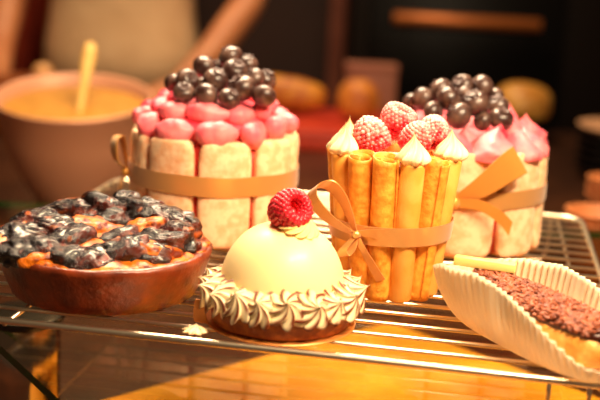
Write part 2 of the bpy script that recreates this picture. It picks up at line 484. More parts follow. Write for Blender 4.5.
# (angle from the front, radius, height, length, width, thickness, turn, deep?)
PET = [(-84, 5.2, 7.9, 1.25, 1.0, .85, 80, 0), (-58, 5.35, 7.75, 1.35, 1.0, .95, -70, 0), (-28, 5.35, 7.65, 1.75, 1.05, .95, 10, 0), (6, 5.5, 7.6, 1.75, 1.0, .92, 0, 0),
       (36, 5.45, 7.6, 1.4, .95, .9, 35, 0), (62, 5.2, 7.85, 1.35, .95, .85, 20, 0), (86, 5.2, 8.0, 1.2, .9, .8, 85, 0),
       (112, 5.1, 7.9, 1.4, 1.0, .85, 10, 0), (142, 5.1, 7.9, 1.5, 1.0, .9, 0, 0), (172, 5.1, 7.9, 1.5, 1.0, .9, 5, 0), (202, 5.1, 7.9, 1.5, 1.0, .9, 0, 0), (232, 5.1, 7.9, 1.5, 1.0, .9, 20, 0), (256, 5.1, 8.1, 1.2, .9, .9, 60, 1),
       (-68, 4.3, 8.75, 1.3, .8, .75, -30, 1), (-40, 4.2, 8.75, 1.5, .95, .75, 30, 0), (-3, 4.1, 8.85, 1.9, .9, .8, -5, 0), (32, 4.1, 8.9, 1.5, .85, .75, 10, 0), (62, 4.1, 8.9, 1.3, .8, .7, 30, 0),
       (100, 3.9, 9.0, 1.5, .9, .7, 0, 0), (150, 3.9, 9.0, 1.7, .9, .7, 0, 0), (205, 3.9, 9.0, 1.7, .9, .7, 0, 0), (255, 4.1, 9.1, 1.25, .85, .8, 20, 1),
       (-52, 3.5, 9.5, 1.1, .7, .6, -10, 1)]
for k, (a, r, z, L_, W_, H_, tw, deep) in enumerate(PET):
    t = R_(a); r -= .3; L_ *= random.uniform(.82, .98); W_ *= random.uniform(.82, 1); z += random.uniform(-.12, .2)
    e = Euler((random.uniform(-.15, .15), random.uniform(-.12, .12), t + R_(tw)))
    mk('cream_petal', petal(L_, W_, H_, k), 'cream_deep' if deep else 'cream', lc, (r * math.sin(t), -r * math.cos(t), z), e)

# blueberry heap, left cake: sight line x, y; distance; radius; words
HL = [(184, 92, 75.4, .74, 'leftmost of the bottom row'), (206, 96, 74.9, .84, 'in the bottom row, second from left'), (230, 98, 74.7, .74, 'lowest in the middle of the bottom row'),
      (264, 96, 75.2, .80, 'rightmost of the bottom row, greyish with bloom'), (241, 89, 75.6, .98, 'big one right of centre, above the bottom row'),
      (188, 81, 76.4, .82, 'left edge of the second row'), (215, 80, 76.4, .86, 'in the centre of the heap'), (204, 67, 78.0, .82, 'upper left, its crown facing forward'),
      (235, 71, 77.2, .88, 'just beneath the topmost one'), (231, 57, 78.4, .84, 'topmost of the heap'), (254, 79, 77.0, .80, 'right side, two rows up'),
      (247, 64, 78.6, .74, 'right shoulder beside the topmost one'), (265, 80, 78.4, .78, 'far right of the second row'), (175, 84, 78.2, .74, 'half hidden at the far left'),
      (203, 85, 76.9, .62, 'small, wedged left of centre'), (219, 68, 79.6, .70, 'half hidden behind the upper middle')]
PL = relax([(aty(x, y, d), r) for x, y, d, r, w in HL], surf_of([(a, b + .25) for a, b in ML], CL))
for (x, y, d, r, w), p in zip(HL, PL):
    blueberry(p, r, (random.uniform(-.2, 1.5), random.uniform(-.9, .9), random.uniform(0, 6)), 'dark blueberry heaped on the left cake, ' + w, 'blueberries on the left cake')
for (x, y, d, r) in ((205, 75, 81.2, .8), (225, 72, 81.6, .8), (246, 76, 81.2, .8)):
    pass

# right cake
CR = (11.75, 79.2, 0)
rc = thing('ladyfinger_cake', 'round ladyfinger cake at the back right with spiky pink cream and a loose golden bow', 'cake', CR)
cake_body(rc, R_(-1.5))
rb2 = ribbon_band(rc, 4.1, .62, RC + BT + .02, tilt=.02)
pts = spline([(-1.3, -6.0, 4.0), (.3, -6.7, 5.2), (2.0, -6.8, 6.7), (2.9, -6.3, 7.2), (2.0, -6.15, 6.4), (.2, -6.2, 4.9), (-1.2, -6.1, 4.1)], 34)
mk('bow_loop', strip(pts, [Vector((-.5, -.15, .75)).normalized() * (.25 + .85 * math.sin(PI * min(1, i / 33)) ** .8) for i in range(34)]), 'ribbon_light', rb2)
pts = spline([(-1.3, -6.2, 4.0), (.4, -6.7, 4.0), (1.8, -6.9, 3.3), (2.6, -6.8, 2.5)], 24)
mk('ribbon_tail', strip(pts, [Vector((.12, -.2, .9)).normalized() * (.3 + .25 * i / 24) for i in range(24)]), 'ribbon_light', rb2)
pts = spline([(-1.3, -6.1, 4.0), (-2.6, -6.3, 5.0), (-3.9, -5.6, 5.4), (-3.6, -5.1, 4.6), (-1.5, -6.1, 3.9)], 24)
mk('bow_loop', strip(pts, [Vector((.1, -.1, .9)).normalized() * (.2 + .5 * math.sin(PI * i / 23)) for i in range(24)]), 'ribbon_light', rb2)
mk('knot', xf(blob(.4, .34, .42, .15, 2), (-1.3, -6.25, 4.0)), 'ribbon_light', rb2)
MR = [(5.2, 6.9), (5.3, 7.3), (4.9, 7.5), (4.0, 7.7), (2.6, 7.8), (1.2, 7.85), (.05, 7.85)]
mk('cream_mound', lathe(MR, 48), 'cream', rc)
PK = [(-80, 4.6, 1.5, 2.3), (-52, 4.7, 1.5, 2.0), (-20, 4.7, 1.65, 2.0), (14, 4.75, 1.75, 2.3), (46, 4.7, 1.6, 2.0), (72, 4.7, 1.55, 2.0), (100, 4.6, 1.6, 2.5), (130, 4.5, 1.6, 2.3), (160, 4.5, 1.6, 2.4), (190, 4.5, 1.6, 2.3), (220, 4.5, 1.6, 2.4), (252, 4.5, 1.6, 2.3),
      (30, 3.4, 1.1, 2.1), (62, 3.3, 1.2, 2.3), (85, 3.2, 1.2, 3.0), (115, 3.0, 1.2, 2.6), (-5, 3.3, 1.0, 1.7)]
for k, (a, r, R0, h) in enumerate(PK):
    t = R_(a)
    mk('cream_peak', peak(R0, h, (-.5 * math.sin(t) + random.uniform(-.3, .3), .5 * math.cos(t) + random.uniform(-.3, .3)), k), 'cream_deep' if k in (12,) else 'cream', rc, (r * math.sin(t), -r * math.cos(t), 6.85 + (.35 if k > 11 else 0)), (0, 0, k * 1.3))
HR = [(459, 116, 75.6, .92, 'lowest at the front, gleaming'), (476, 105, 76.6, .98, 'big one in the centre of the heap'), (449, 99, 77.0, .92, 'left of centre, above the lowest one'),
      (433, 112, 76.6, .72, 'left side, low behind the raspberries'), (423, 99, 78.4, .82, 'at the left end of the heap'), (441, 90, 78.9, .84, 'upper left of the heap'),
      (464, 86, 79.2, .84, 'top of the heap, left of the topmost pair'), (481, 88, 79.2, .86, 'top of the heap, right of the topmost pair'), (501, 119, 76.5, .86, 'lowest at the right end'),
      (498, 106, 77.8, .78, 'right end, above the lowest right one'), (412, 103, 80.0, .70, 'small, half hidden at the far left'), (494, 97, 79.4, .70, 'upper right of the heap'),
      (466, 95, 78.0, .66, 'small, wedged under the topmost pair'), (482, 120, 76.2, .66, 'small, pressed into cream between the two lowest')]
PR = relax([(aty(x, y, d), r) for x, y, d, r, w in HR], surf_of(MR, CR))
for (x, y, d, r, w), p in zip(HR, PR):
    blueberry(p, r, (random.uniform(-.2, 1.5), random.uniform(-.9, .9), random.uniform(0, 6)), 'dark blueberry heaped on the right cake, ' + w, 'blueberries on the right cake')

# ------------------------------------------------------------------ wafer charlotte
CC = (5.65, 65.9, 0)
wc = thing('wafer_cake', 'small tall cake ringed with upright orange wafer rolls, gold ribbon and raspberries', 'cake', CC)
NW = 13; RB, RTP, HS = 2.5, 3.4, 9.0
def kiss(R0, h, n, tw, bend, tiptoast, seed, ridge=.2, crest=0.0):
    prof = []; V = []; F = []; mask = []
    K = 30; J = n * 8
    for k in range(K):
        t = k / (K - 1)
        if t < .18: r = R0 * (.72 + .28 * math.sin(PI / 2 * t / .18))
        else: q = (t - .18) / .82; r = R0 * (((1 + math.cos(PI * q ** .8)) / 2) ** .85 * .96 + .04 * (1 - q))
        for j in range(J):
            a = 2 * PI * j / J
            c = math.cos(n * a)
            rr = max(.012, r) * (1 + ridge * (c * .5 + .5 * abs(c) * c) * (1 - .5 * t))
            aa = a + tw * t
            V.append((rr * math.cos(aa) + bend[0] * t ** 3, rr * math.sin(aa) + bend[1] * t ** 3, h * t))
            nz = noise.noise(Vector((math.cos(aa) * 2, math.sin(aa) * 2, t * 3 + seed)))
            m_ = tiptoast * max(0, (t - .35) / .65) * (.8 + .5 * c) + crest * max(0, c - .3) ** .6 * (.8 + 1.5 * nz)
            mask.append(max(0, min(1, m_)))
    for k in range(K - 1):
        for j in range(J):
            a = k * J + j; b = k * J + (j + 1) % J; F.append((a, b, b + J, a + J))
    F.append(tuple(range(J))[::-1]); F.append(tuple((K - 1) * J + j for j in range(J)))
    return V, F, mask
TYPES = 'SRRSRSRSRSRSRR'; TYPES = 'SRRSRS' + 'RSRSRSR'
for k in range(NW):
    a = 2 * PI * k / NW + R_(-69.5)
    smooth_ = TYPES[k] == 'S'
    rs = .74 if smooth_ else .69
    off = Vector((k * 2.2, k, 0))
    hgt = (8.55 if smooth_ else 8.65) + .2 * noise.noise(off)
    lean = R_(random.uniform(-1.6, 1.6)) + 0
    pb = Vector((RB * math.sin(a), -RB * math.cos(a), .02)); pt = Vector((RTP * math.sin(a + lean), -RTP * math.cos(a + lean), hgt))
    out = Vector((math.sin(a), -math.cos(a), 0)); ax = (pt - pb).normalized(); sx = ax.cross(out).normalized(); oz = sx.cross(ax)
    if smooth_:
        prof = [(rs * .92, 0), (rs, .12), (rs, hgt * .5), (rs, hgt - .1), (rs * .93, hgt)]
        v, f = lathe(prof, 28)
    else:
        # rolled sheet: spiral in section, open at the top
        V = []; F = []; nj = 60; nk = 26
        for i in range(nk):
            z = hgt * i / (nk - 1)
            for j in range(nj):
                q = j / (nj - 1); th = 2 * PI * 1.75 * q + .9 * k
                rr = rs * (.66 + .34 * q) * (1 + .05 * noise.noise(Vector((q * 5, z * .6, k)))) + .02
                V.append((rr * math.cos(th), rr * math.sin(th), z + (.18 * math.sin(2.4 * PI * q + k) if i == nk - 1 else 0)))
        for i in range(nk - 1):
            for j in range(nj - 1):
                b = i * nj + j; F.append((b, b + 1, b + nj + 1, b + nj))
        v, f = V, F
    v = [tuple(pb + sx * x + oz * y + ax * z) for x, y, z in v]
    st = mk('wafer_roll', (v, f), 'wafer' if smooth_ else 'crepe', wc)
    if not smooth_:
        sm = st.modifiers.new('thickness', 'SOLIDIFY'); sm.thickness = .0011; sm.offset = -1
    else:
        kv, kf, km = kiss(.92, 1.9, 7, 1.1, (random.uniform(-.15, .25), 0), .85, k, .2)
        top = pb + ax * (hgt - .06)
        mk('meringue_kiss', (kv, kf), 'meringue', st, tuple(top), (0, 0, k), km)
mk('cream_filling', lathe([(1.8, .3), (2.1, 4), (2.75, 7.5), (2.7, 7.9), (2.0, 8.15), (.05, 8.25)], 40), 'whitecream', wc)
Rz = lambda z: RB + (RTP - RB) * z / 8.7 + .79
prof = [(Rz(3.45) + .03, 3.45), (Rz(3.45) + .09, 3.45), (Rz(4.0) + .10, 4.0), (Rz(4.6) + .09, 4.6), (Rz(4.6) + .03, 4.6), (Rz(4) + .04, 4.0)]
rb3 = mk('ribbon', ring(prof, 90, lambda t, i, r, z: (r, z + .12 * math.sin(t + 2.4))), 'ribbon', wc)
ka = R_(-34); Kn = Vector(((Rz(4) + .35) * math.sin(ka), -(Rz(4) + .35) * math.cos(ka), 4.1))
def rel(*c): return [Kn + Vector(q) for q in c]
pts = spline(rel((0, 0, .1), (-.4, -.3, 1.1), (-1.0, -.5, 2.3), (-1.8, -.5, 3.0), (-2.6, -.4, 2.75), (-2.65, -.15, 2.0), (-1.8, .0, 1.0), (-.8, .05, .35), (0, 0, 0)), 44)
mk('bow_loop', strip(pts, [Vector((.3, -.8, .45)).normalized() * (.14 + .72 * math.sin(PI * i / 43) ** .8) for i in range(44)]), 'ribbon', rb3)
pts = spline(rel((.05, -.05, 0), (-.35, -.25, -.4), (-.75, -.3, -1.0), (-.55, -.4, -1.25), (-.15, -.25, -.8), (.05, -.05, -.05)), 26)
mk('bow_loop', strip(pts, [Vector((.7, -.35, .25)).normalized() * (.12 + .2 * math.sin(PI * i / 25)) for i in range(26)]), 'ribbon', rb3)
pts = spline(rel((.05, -.05, -.1), (.5, -.25, -.9), (1.05, -.15, -1.8), (1.65, .02, -2.75)), 24)
mk('ribbon_tail', strip(pts, [Vector((.72, -.3, .35)).normalized() * (.14 + .16 * i / 23) for i in range(24)]), 'ribbon', rb3)
pts = spline(rel((.1, -.1, .1), (.9, -.35, .2), (1.7, -.33, .1), (2.6, -.2, 0)), 20)
mk('ribbon_fold', strip(pts, [Vector((.05, -.2, .8)).normalized() * (.16 + .36 * i / 19) for i in range(20)]), 'ribbon', rb3)
mk('knot', xf(blob(.27, .27, .3, .3, 3.5, 3), tuple(Kn + Vector((0, -.1, 0)))), 'ribbon', rb3)
G = 'raspberries on the wafer cake'
p = aty(371, 137, 65.3); raspberry('big sugar-dusted raspberry on the wafer cake, leftmost of its four', p, 1.12, (R_(165), R_(-18), .4), .7, G)
p = aty(397.5, 121, 67.0); raspberry('topmost raspberry on the wafer cake, lying with its hollow showing', p, 1.1, (R_(24), R_(6), .8), .5, G)
p = aty(416, 139, 65.0); raspberry('bright raspberry just behind the middle meringue kiss of the wafer cake', p, .98, (R_(195), R_(20), .2), .55, G)
p = aty(434, 133, 66.6); raspberry('sugar-dusted raspberry on the wafer cake, rightmost of its four', p, 1.0, (R_(160), R_(25), 1.2), .7, G)

# ------------------------------------------------------------------ dome cake
CD = (-.75, 58.4, 0)
crd = thing('cake_card', 'round gold card with a bent tab under the ivory dome cake', 'cake card', CD)
mk('disc', lathe([(4.15, .0), (4.2, .04), (4.15, .09)], 64), 'card', crd)
v, f = strip(spline([(-4.0, -1.1, .04), (-4.3, -1.2, .1), (-4.42, -1.2, .7), (-4.4, -1.2, 1.35)], 12), [Vector((.95, -.3, 0)) * (.5 - .25 * i / 12) for i in range(12)], .08)
mk('tab', (v, f), 'card', crd)
dc = thing('dome_cake', 'ivory glazed dome cake ringed with toasted meringue on a biscuit base', 'cake', (CD[0], CD[1], .11))
mk('biscuit_base', lathe([(3.6, 0), (3.85, .08), (3.9, .7), (3.95, 1.25), (3.8, 1.4)], 72, lambda t, i, r, z: (r * (1 + .01 * noise.noise(Vector((math.cos(t) * 6, math.sin(t) * 6, z * 2)))), z)), 'cookie', dc)
pr = [(3.52, 1.3)]
for k in range(1, 30):
    q = PI / 2 * k / 29; pr.append((3.52 * math.cos(q) ** .86 + .0, 1.5 + 4.0 * math.sin(q) ** .97))
pr[-1] = (.02, 5.5)
mk('glazed_dome', lathe(pr, 96), 'dome', dc)
NS = 19
for k in range(NS):
    a = 2 * PI * k / NS + .1
    sc_ = random.uniform(.92, 1.08)
    kv, kf, km = kiss(1.0 * sc_, 1.25 * sc_, 8, random.uniform(1.1, 1.9), (random.uniform(-.3, .3), random.uniform(-.3, .3)), .5, k * 1.7, .26, 1.6)
    tilt = R_(58 + random.uniform(-7, 7))
    # tip points inward over the dome's foot, ridges fan outward
    e = (Matrix.Rotation(a, 3, 'Z') @ Matrix.Rotation(tilt - R_(4), 3, 'X') @ Matrix.Rotation(random.uniform(0, 6), 3, 'Z')).to_euler()
    mk('meringue_swirl', (kv, kf), 'toasted', dc, (3.66 * math.sin(a), -3.66 * math.cos(a), 1.62 + random.uniform(-.08, .08)), e, km)
# rosette + raspberry on top
kv, kf, km = kiss(1.12, 1.25, 11, 2.4, (.1, 0), 0, 40, .15, 0)
mk('cream_rosette', (kv, kf), 'rosette', dc, (.62, -.5, 5.22), (R_(10), R_(14), 0), km)
raspberry('single red raspberry crowning the ivory dome cake', aty(289, 210.5, 58.0), 1.13, (R_(58), R_(24), .5), .0)
kv, kf, km = kiss(.62, .5, 8, .9, (.1, 0), .4, 31, .25, .9)
cr = mk('meringue_crumb', (kv, kf), 'toasted', None, (-5.25, 55.75, .0), (0, 0, .4), km)
tag(cr, 'tiny loose toasted meringue drop on the rack bars left of the dome cake', 'meringue')

# ------------------------------------------------------------------ fruit tart
CT = (-11.35, 62.7, 0)
tt = thing('fruit_tart', 'deep round tart topped with charred glazed fruit at the left front', 'tart', CT)
def tw_(t, i, r, z):
    q = Vector((math.cos(t) * 3, math.sin(t) * 3, z * .6))
    return r * 1.025 * (1 + .012 * noise.noise(q) + .006 * noise.noise(q * 3)), z + (.14 * noise.noise(q * 1.3) if i > 4 else 0)
mk('crust', lathe([(5.1, 0), (5.3, .12), (5.55, .7), (5.8, 1.4), (6.02, 2.1), (6.15, 2.5), (6.16, 2.72), (6.0, 2.88), (5.75, 2.82), (5.55, 2.6), (5.3, 2.3), (.1, 2.2)], 110, tw_), 'shell', tt)
mk('burnt_bottom', lathe([(4.8, .0), (5.2, .01), (5.34, .14), (5.3, .2), (4.6, .2)], 80, lambda t, i, r, z: (r * 1.004, z + (.1 * noise.noise(Vector((math.cos(t) * 5, math.sin(t) * 5, 0))) if i > 1 else 0))), 'base_dark', tt)
def fill(t, i, r, z):
    p_ = Vector((r * math.cos(t), r * math.sin(t), 0))
    return r * (1 + .02 * noise.noise(p_ * 1.1)), z + .26 * noise.noise(p_ * .9) + .14 * noise.noise(p_ * 2.4)
mk('caramel_filling', lathe([(5.9, 2.4), (6.12, 2.62)] + [(6.08 * (1 - k / 16) + .02, 2.85 + .65 * math.sin(PI / 2 * k / 16)) for k in range(17)], 110, fill), 'filling', tt)
FR = []
def fruit(x, y, z, a, b, c, rz, tl, seed, kind='c'):
    """a wrinkled, folded piece of roasted fruit"""
    off = Vector((seed * 4.1, seed * 2.3, seed * .7)); mask = []
    def fn(v):
        n1 = noise.noise(v * 1.1 + off); n2 = noise.noise(v * 2.6 + off); n3 = 1 - abs(noise.noise(v * 1.7 + off * 2)) * 2
        return v * (1 + .3 * n1 + .2 * n2 + .14 * n3)
    vf = sell(a, b, c, .85, .85, 40, 28, fn)
    for v in vf[0]:
        q = Vector(v); n = noise.noise(q * 1.3 + off * 3) + .5 * noise.noise(q * 4 + off)
        mask.append(max(0, min(1, (n - .5) * 2.4)) * .7)
    vf = [(p[0] * 1.16, p[1] * 1.16, p[2] * 1.02) for p in vf[0]], vf[1]
    mk('charred_fruit' if kind == 'c' else 'amber_fruit', vf, 'char' if kind == 'c' else 'filling', tt, (x * 1.0, y * 1.0 - .1, 2.95 + (z - 2.9) * .62), (R_(tl), R_(random.uniform(-14, 14)), R_(rz)), mask)
FP = [(-4.4, -1.6, 3.5, 1.5, 1.1, .75, 60, 8), (-3.3, -3.9, 3.2, 1.5, .95, .7, 20, 10), (-4.2, .9, 3.7, 1.5, 1.05, .85, -60, 0), (-2.7, -.6, 3.9, 1.35, .9, .75, -30, 0), (-2.4, 2.4, 4.0, 1.5, .8, .9, -35, -10),
      (-.9, .9, 3.7, 1.3, .9, .6, 20, 0, 'f'), (3.5, -2.9, 3.2, 1.4, .7, .55, 35, 8, 'f'), (-5.0, -2.6, 3.0, 1.0, .8, .6, 60, 8, 'f'), (2.3, .7, 3.7, 1.2, .8, .6, 10, 0, 'f'), (-.2, 4.9, 3.5, .9, .7, .7, 0, 0, 'f'), (-2.6, -4.6, 2.9, 1.0, .5, .4, 25, 10, 'f'), (-1.0, 3.7, 4.1, 1.3, .8, 1.0, -30, -20), (-.2, 2.0, 3.8, 1.2, .75, .6, 20, 0), (-2.9, 4.2, 3.6, 1.4, .9, .8, 30, 0), (.5, 4.7, 4.3, .85, .75, 1.0, 0, -10), 
      (1.7, 3.4, 4.2, 1.0, .8, 1.05, 40, -15), (2.7, 2.3, 4.0, 1.3, .9, .85, -20, 0), (4.0, 2.1, 3.8, 1.2, .9, .85, -40, 0), (4.2, .2, 3.6, 1.25, .85, .7, -70, 0), (3.4, -1.5, 3.5, 1.45, .8, .7, -10, 8),
      (1.2, -3.6, 3.25, 1.7, .85, .7, 5, 12), (-.6, -4.6, 3.0, 1.5, .8, .6, -5, 14), (.9, -.9, 3.6, 1.2, .6, .45, 30, 0), (-1.7, -2.2, 3.6, 1.2, .8, .65, 40, 0), (2.9, -3.4, 3.1, 1.1, .7, .5, 20, 14),
      (3.2, 4.0, 3.6, 1.1, .8, .7, -40, 0), (-4.9, 2.6, 3.2, 1.1, .8, .7, 60, 0), (5.15, -.9, 3.0, .7, .45, .35, 70, 0), (-5.3, -.6, 2.95, .7, .45, .4, 80, 0)]
for k, q in enumerate(FP): fruit(*q[:8], k + 1, *q[8:])

# ------------------------------------------------------------------ eclair in its paper case
CE = (12.95, 56.8, 0); EA = math.atan2(-.875, .48)     # local +x runs towards the viewer, lower right
pc = None
def case_mesh():
    V = []; F = []; NT = 420; K = 14
    tabl = [(-6, 2.5), (-4, 3.5), (-1.5, 3.9), (1, 3.4), (3, 2.6), (4.6, 1.7), (6, .7)]
    tabr = [(-6, 2.6), (-4, 3.4), (-1.5, 3.7), (1, 3.3), (3, 2.5), (4.6, 1.5), (6, .7)]
    def WL(x, left):
        tab = tabl if left else tabr
        for (a, b), (c, d) in zip(tab, tab[1:]):
            if x <= c: return b + (d - b) * (x - a) / (c - a)
        return .7
    per = []; acc = 0; last = None                          # pleats evenly spaced along the rim
    for j in range(NT + 1):
        t = 2 * PI * j / NT; q = (6.9 * math.copysign(abs(math.cos(t)) ** .75, math.cos(t)), 2.9 * math.copysign(abs(math.sin(t)) ** .75, math.sin(t)))
        if last: acc += math.hypot(q[0] - last[0], q[1] - last[1])
        per.append(acc); last = q
    per = [2 * PI * 66 * p / acc for p in per]
    for i in range(K):
        h = i / (K - 1)
        for j in range(NT):
            t = 2 * PI * j / NT
            cx, sy = math.cos(t), math.sin(t)
            bx = 5.9 * math.copysign(abs(cx) ** .75, cx); by = 1.95 * math.copysign(abs(sy) ** .75, sy)
            wall = WL(bx, sy < 0) + .08 * math.sin(5 * t + 1)
            flare = (1.35 * h - .5 * h * h) * (1 + .6 * max(0, -cx) * max(0, -sy) * 2) * (1.0 + .2 * noise.noise(Vector((cx * 1.4, sy * 1.4, 0))))
            L = math.hypot(cx / 5.9, sy / 1.95); nx, ny = cx / 5.9 / L, sy / 1.95 / L
            pl = .13 * h ** .6 * math.cos(per[j])
            x = bx + nx * (flare + pl) ; y = by + ny * (flare * 1.15 + pl)
            V.append((x, y, .05 + wall * (h ** 1.12)))
    for i in range(K - 1):
        for j in range(NT):
            a = i * NT + j; b = i * NT + (j + 1) % NT; F.append((a, b, b + NT, a + NT))
    V.append((0, 0, .05)); c = len(V) - 1
    for j in range(NT): F.append((c, (j + 1) % NT, j))
    return V, F
po = mk('paper_case', case_mesh(), 'paper', None, CE, (0, 0, EA))
sm = po.modifiers.new('thickness', 'SOLIDIFY'); sm.thickness = .0003; sm.offset = 0
tag(po, 'white pleated oval paper case holding the chocolate eclair', 'paper case')
ec = thing('eclair', 'long eclair with chocolate flakes on top lying in the white paper case', 'eclair', (CE[0], CE[1], .12), EA)
def ebody(v):
    d = .05 * noise.noise(v * .6) + .03 * noise.noise(v * 1.6 + Vector((4, 0, 0)))
    return Vector((v.x, v.y * (1 + d), 1.25 + v.z * (1 + d)))
mk('choux_shell', sell(6.0, 1.85, 1.25, .7, .8, 60, 40, ebody), 'choux', ec)
def egl(v):
    return Vector((v.x, v.y, 2.05 + v.z + .06 * noise.noise(v * 1.5)))
mk('chocolate_icing', sell(5.7, 1.6, .62, .7, .75, 60, 30, egl), 'darkchoc', ec)
fl = []
random.seed(21)
for k in range(1500):
    x = random.uniform(-4.9, 5.75); y = random.uniform(-1.68, 1.68)
    q = (abs(x) / 5.9) ** 2.6 + (abs(y) / 1.72) ** 2.4
    if q > 1: continue
    z = 2.05 + .66 * max(0, 1 - q) ** .42 + random.uniform(0, .12)
    s = random.uniform(.09, .16)
    fl.append(xf(sell(s * 1.5, s, s * .5, .6, .6, 8, 6), (x, y, z), (random.uniform(-.7, .7), random.uniform(-.7, .7), random.uniform(0, 6))))
o = mk('chocolate_flakes', join(fl), 'choc', ec); o['kind'] = 'stuff'
o['label'] = 'coat of milk chocolate flakes'
pa = aty(455, 257.5, 61.6); pb = aty(516, 267, 60.4)
pa.z = pb.z = 3.15
dv = (pb - pa); L_ = dv.length; mid = (pa + pb) / 2
ws = mk('white_chocolate_stick', box(-L_ / 2, L_ / 2, -.32, .32, -.26, .26, .06), 'whitechoc', None, tuple(mid), (0, 0, math.atan2(dv.y, dv.x)))
tag(ws, 'pale yellow chocolate stick lying across the rear end of the eclair', 'chocolate stick')

# ------------------------------------------------------------------ glass shelf, post, counter
def slab(poly, z0, z1):
    n = len(poly); V = [(x, y, z0) for x, y in poly] + [(x, y, z1) for x, y in poly]
    F = [tuple(range(n))[::-1], tuple(range(n, 2 * n))] + [(i, (i + 1) % n, n + (i + 1) % n, n + i) for i in range(n)]
    return V, F
GP = [(-12.31 + 5.35 * 2.6, 55.08 - 7.65 * 2.6), (62, 35), (62, 99.5), (-42, 99.5), (-17.66 - 5.35 * 4, 62.73 + 7.65 * 4)]
gv = slab(GP, -4.55, -4.02)
gs = mk('glass_shelf', gv, ['glass', 'glass_edge'], smooth=False)
for i, pgn in enumerate(gs.data.polygons): pgn.material_index = 0 if i < 2 else 1
tag(gs, 'clear glass shelf with dark green cut edges beneath the wire rack', 'glass shelf')
def pillar(x, y, label):
    t = thing('shelf_post', label, 'post', (x, y, -11.98))
    mk('steel_tube', lathe([(2.9, 0), (2.9, .25), (2.5, .4), (2.45, .6), (2.45, 3), (2.45, 6.8), (2.3, 6.95)], 48), 'steel', t)
    mk('rubber_pad', lathe([(2.5, 6.93), (2.7, 7.0), (2.75, 7.2), (2.7, 7.38), (2.5, 7.42)], 48), 'rubber', t)
pillar(-18.2, 70.5, 'polished steel post with black rubber pad under the glass at lower left')
pillar(40, 92, 'steel post under the far right corner of the glass shelf')
pillar(40, 42, 'steel post under the near right corner of the glass shelf')
ct = thing('counter', 'dark reddish brown work counter under the glass shelf and the bowl', 'counter', (0, 125, -98))
mk('counter_top', box(-95, 95, -92, 90, 82, 86, .4), 'counter', ct)
mk('cabinet', box(-92, 92, -88, 86, 0, 82, .4), 'black', ct)
gb = mk('gold_board', slab([(-18.5, 67.8), (8.5, 93.0), (33, 68.0), (6, 42)], -11.98, -11.6), 'goldboard', smooth=False)
tag(gb, 'large gold paper board lying on the counter below the glass shelf', 'board')
st_ = mk('steel_strip', slab([(-13.1, 70.2), (-12.1, 70.9), (-5.2, 60.6), (-6.2, 59.9)], -11.55, -11.2), 'rubber', smooth=False)
tag(st_, 'dark narrow strip crossing the gold board below the glass', 'strip')

# ------------------------------------------------------------------ background on the counter
mb = thing('mixing_bowl', 'wide pinkish bowl of yellow custard at the back left', 'bowl', (-27.3, 131.5, -12.0 + .75), rot=(R_(10), 0, 0))
mk('bowl_body', lathe([(3.6, 0), (4.6, .1), (5.4, 1.5), (7.2, 5), (8.5, 9), (9.1, 13.1), (9.35, 13.35), (9.2, 13.6), (8.85, 13.4), (8.3, 9.4), (7.0, 5.4), (5.0, 1.8), (.1, 1.2)], 64), 'bowl', mb)
mk('custard', lathe([(8.4, 11.2), (8.62, 12.0), (8.4, 12.1), (5, 12.2), (.1, 12.1)], 48), 'custard', mb)
p1 = aty(76.5, 128, 127); p2 = aty(91, 44, 131)
ws = thing('wooden_spoon', 'pale wooden spoon standing in the custard bowl', 'spoon', (0, 0, 0))
d_ = (p2 - p1)
mk('handle', tube([p1 + d_ * k / 10 for k in range(11)], [.55, .5, .48, .48, .5, .55, .62, .75, .85, .8, .55], 12), 'wood', ws)
mk('spoon_head', xf(blob(1.1, .5, 1.7, .05, 1), tuple(p1 - d_.normalized() * .4)), 'wood', ws)

def rbun(name, label, cat, p, a, b, c, m, rz=0, seed=1):
    t = thing(name, label, cat, p, rz)
    def fn(v):
        d = .05 * noise.noise(v * .35 + Vector((seed * 3, 0, 0)))
        return Vector((v.x * (1 + d), v.y * (1 + d), (v.z * (1 + d) + c) if v.z > -.55 * c else (.45 * c + (v.z + .55 * c) * .55 + .0)))
    mk('crust', sell(a, b, c, .9, .95, 40, 26, fn), m, t)
    return t
rx = thing('red_box', 'low red box carrying the loaf and the egg-shaped bun', 'box', (2.5, 196, -11.98))
mk('box_base', box(-10, 12, -17, 10.7, 0, 2.2, .2), 'redbox', rx); mk('lid', box(-10.3, 12.3, -17.3, 11.0, 2.15, 3.2, .25), 'redbox', rx)
rbun('bread_loaf', 'long golden loaf behind the left cake on the red box', 'bread', (-4.6, 199.5, -9.0), 8.6, 3.4, 3.4, 'loaf', R_(-12), 3)
rbun('bread_bun', 'egg-shaped orange bun behind the wafer cake', 'bread', (9.3, 192, -8.9), 3.7, 3.6, 3.8, 'bun', .3, 5)
bx = thing('cardboard_box', 'tall dusty pink box at the back behind the egg-shaped bun', 'box', (12.3, 209, -11.98))
mk('box_sides', box(-4.8, 4.8, -1.3, 4.4, 0, 10.7, .2), 'pinkbox', bx); mk('lid', box(-5, 5, -1.5, 4.6, 10.5, 11.7, .2), 'pinkbox', bx)
sd = thing('cake_stand', 'black low stand under the yellow bun at the back right', 'cake stand', (40.2, 203, -11.98))
mk('stand_foot', lathe([(4, 0), (4, .3), (1.2, .8), (1, 1.8), (2, 2.1)], 40), 'black', sd); mk('stand_plate', lathe([(6.6, 2.05), (7, 2.2), (7, 2.5), (6.5, 2.5), (.1, 2.4)], 48), 'black', sd)
rbun('bread_bun', 'large round yellow bun on a black stand behind the right cake', 'bread', (40.2, 203, -9.5), 5.4, 5.2, 4.0, 'melon', .5, 8)
ps = thing('plate_stack', 'stack of black plates topped by a beige one at the right edge', 'plate stack', (50, 168, -11.98))
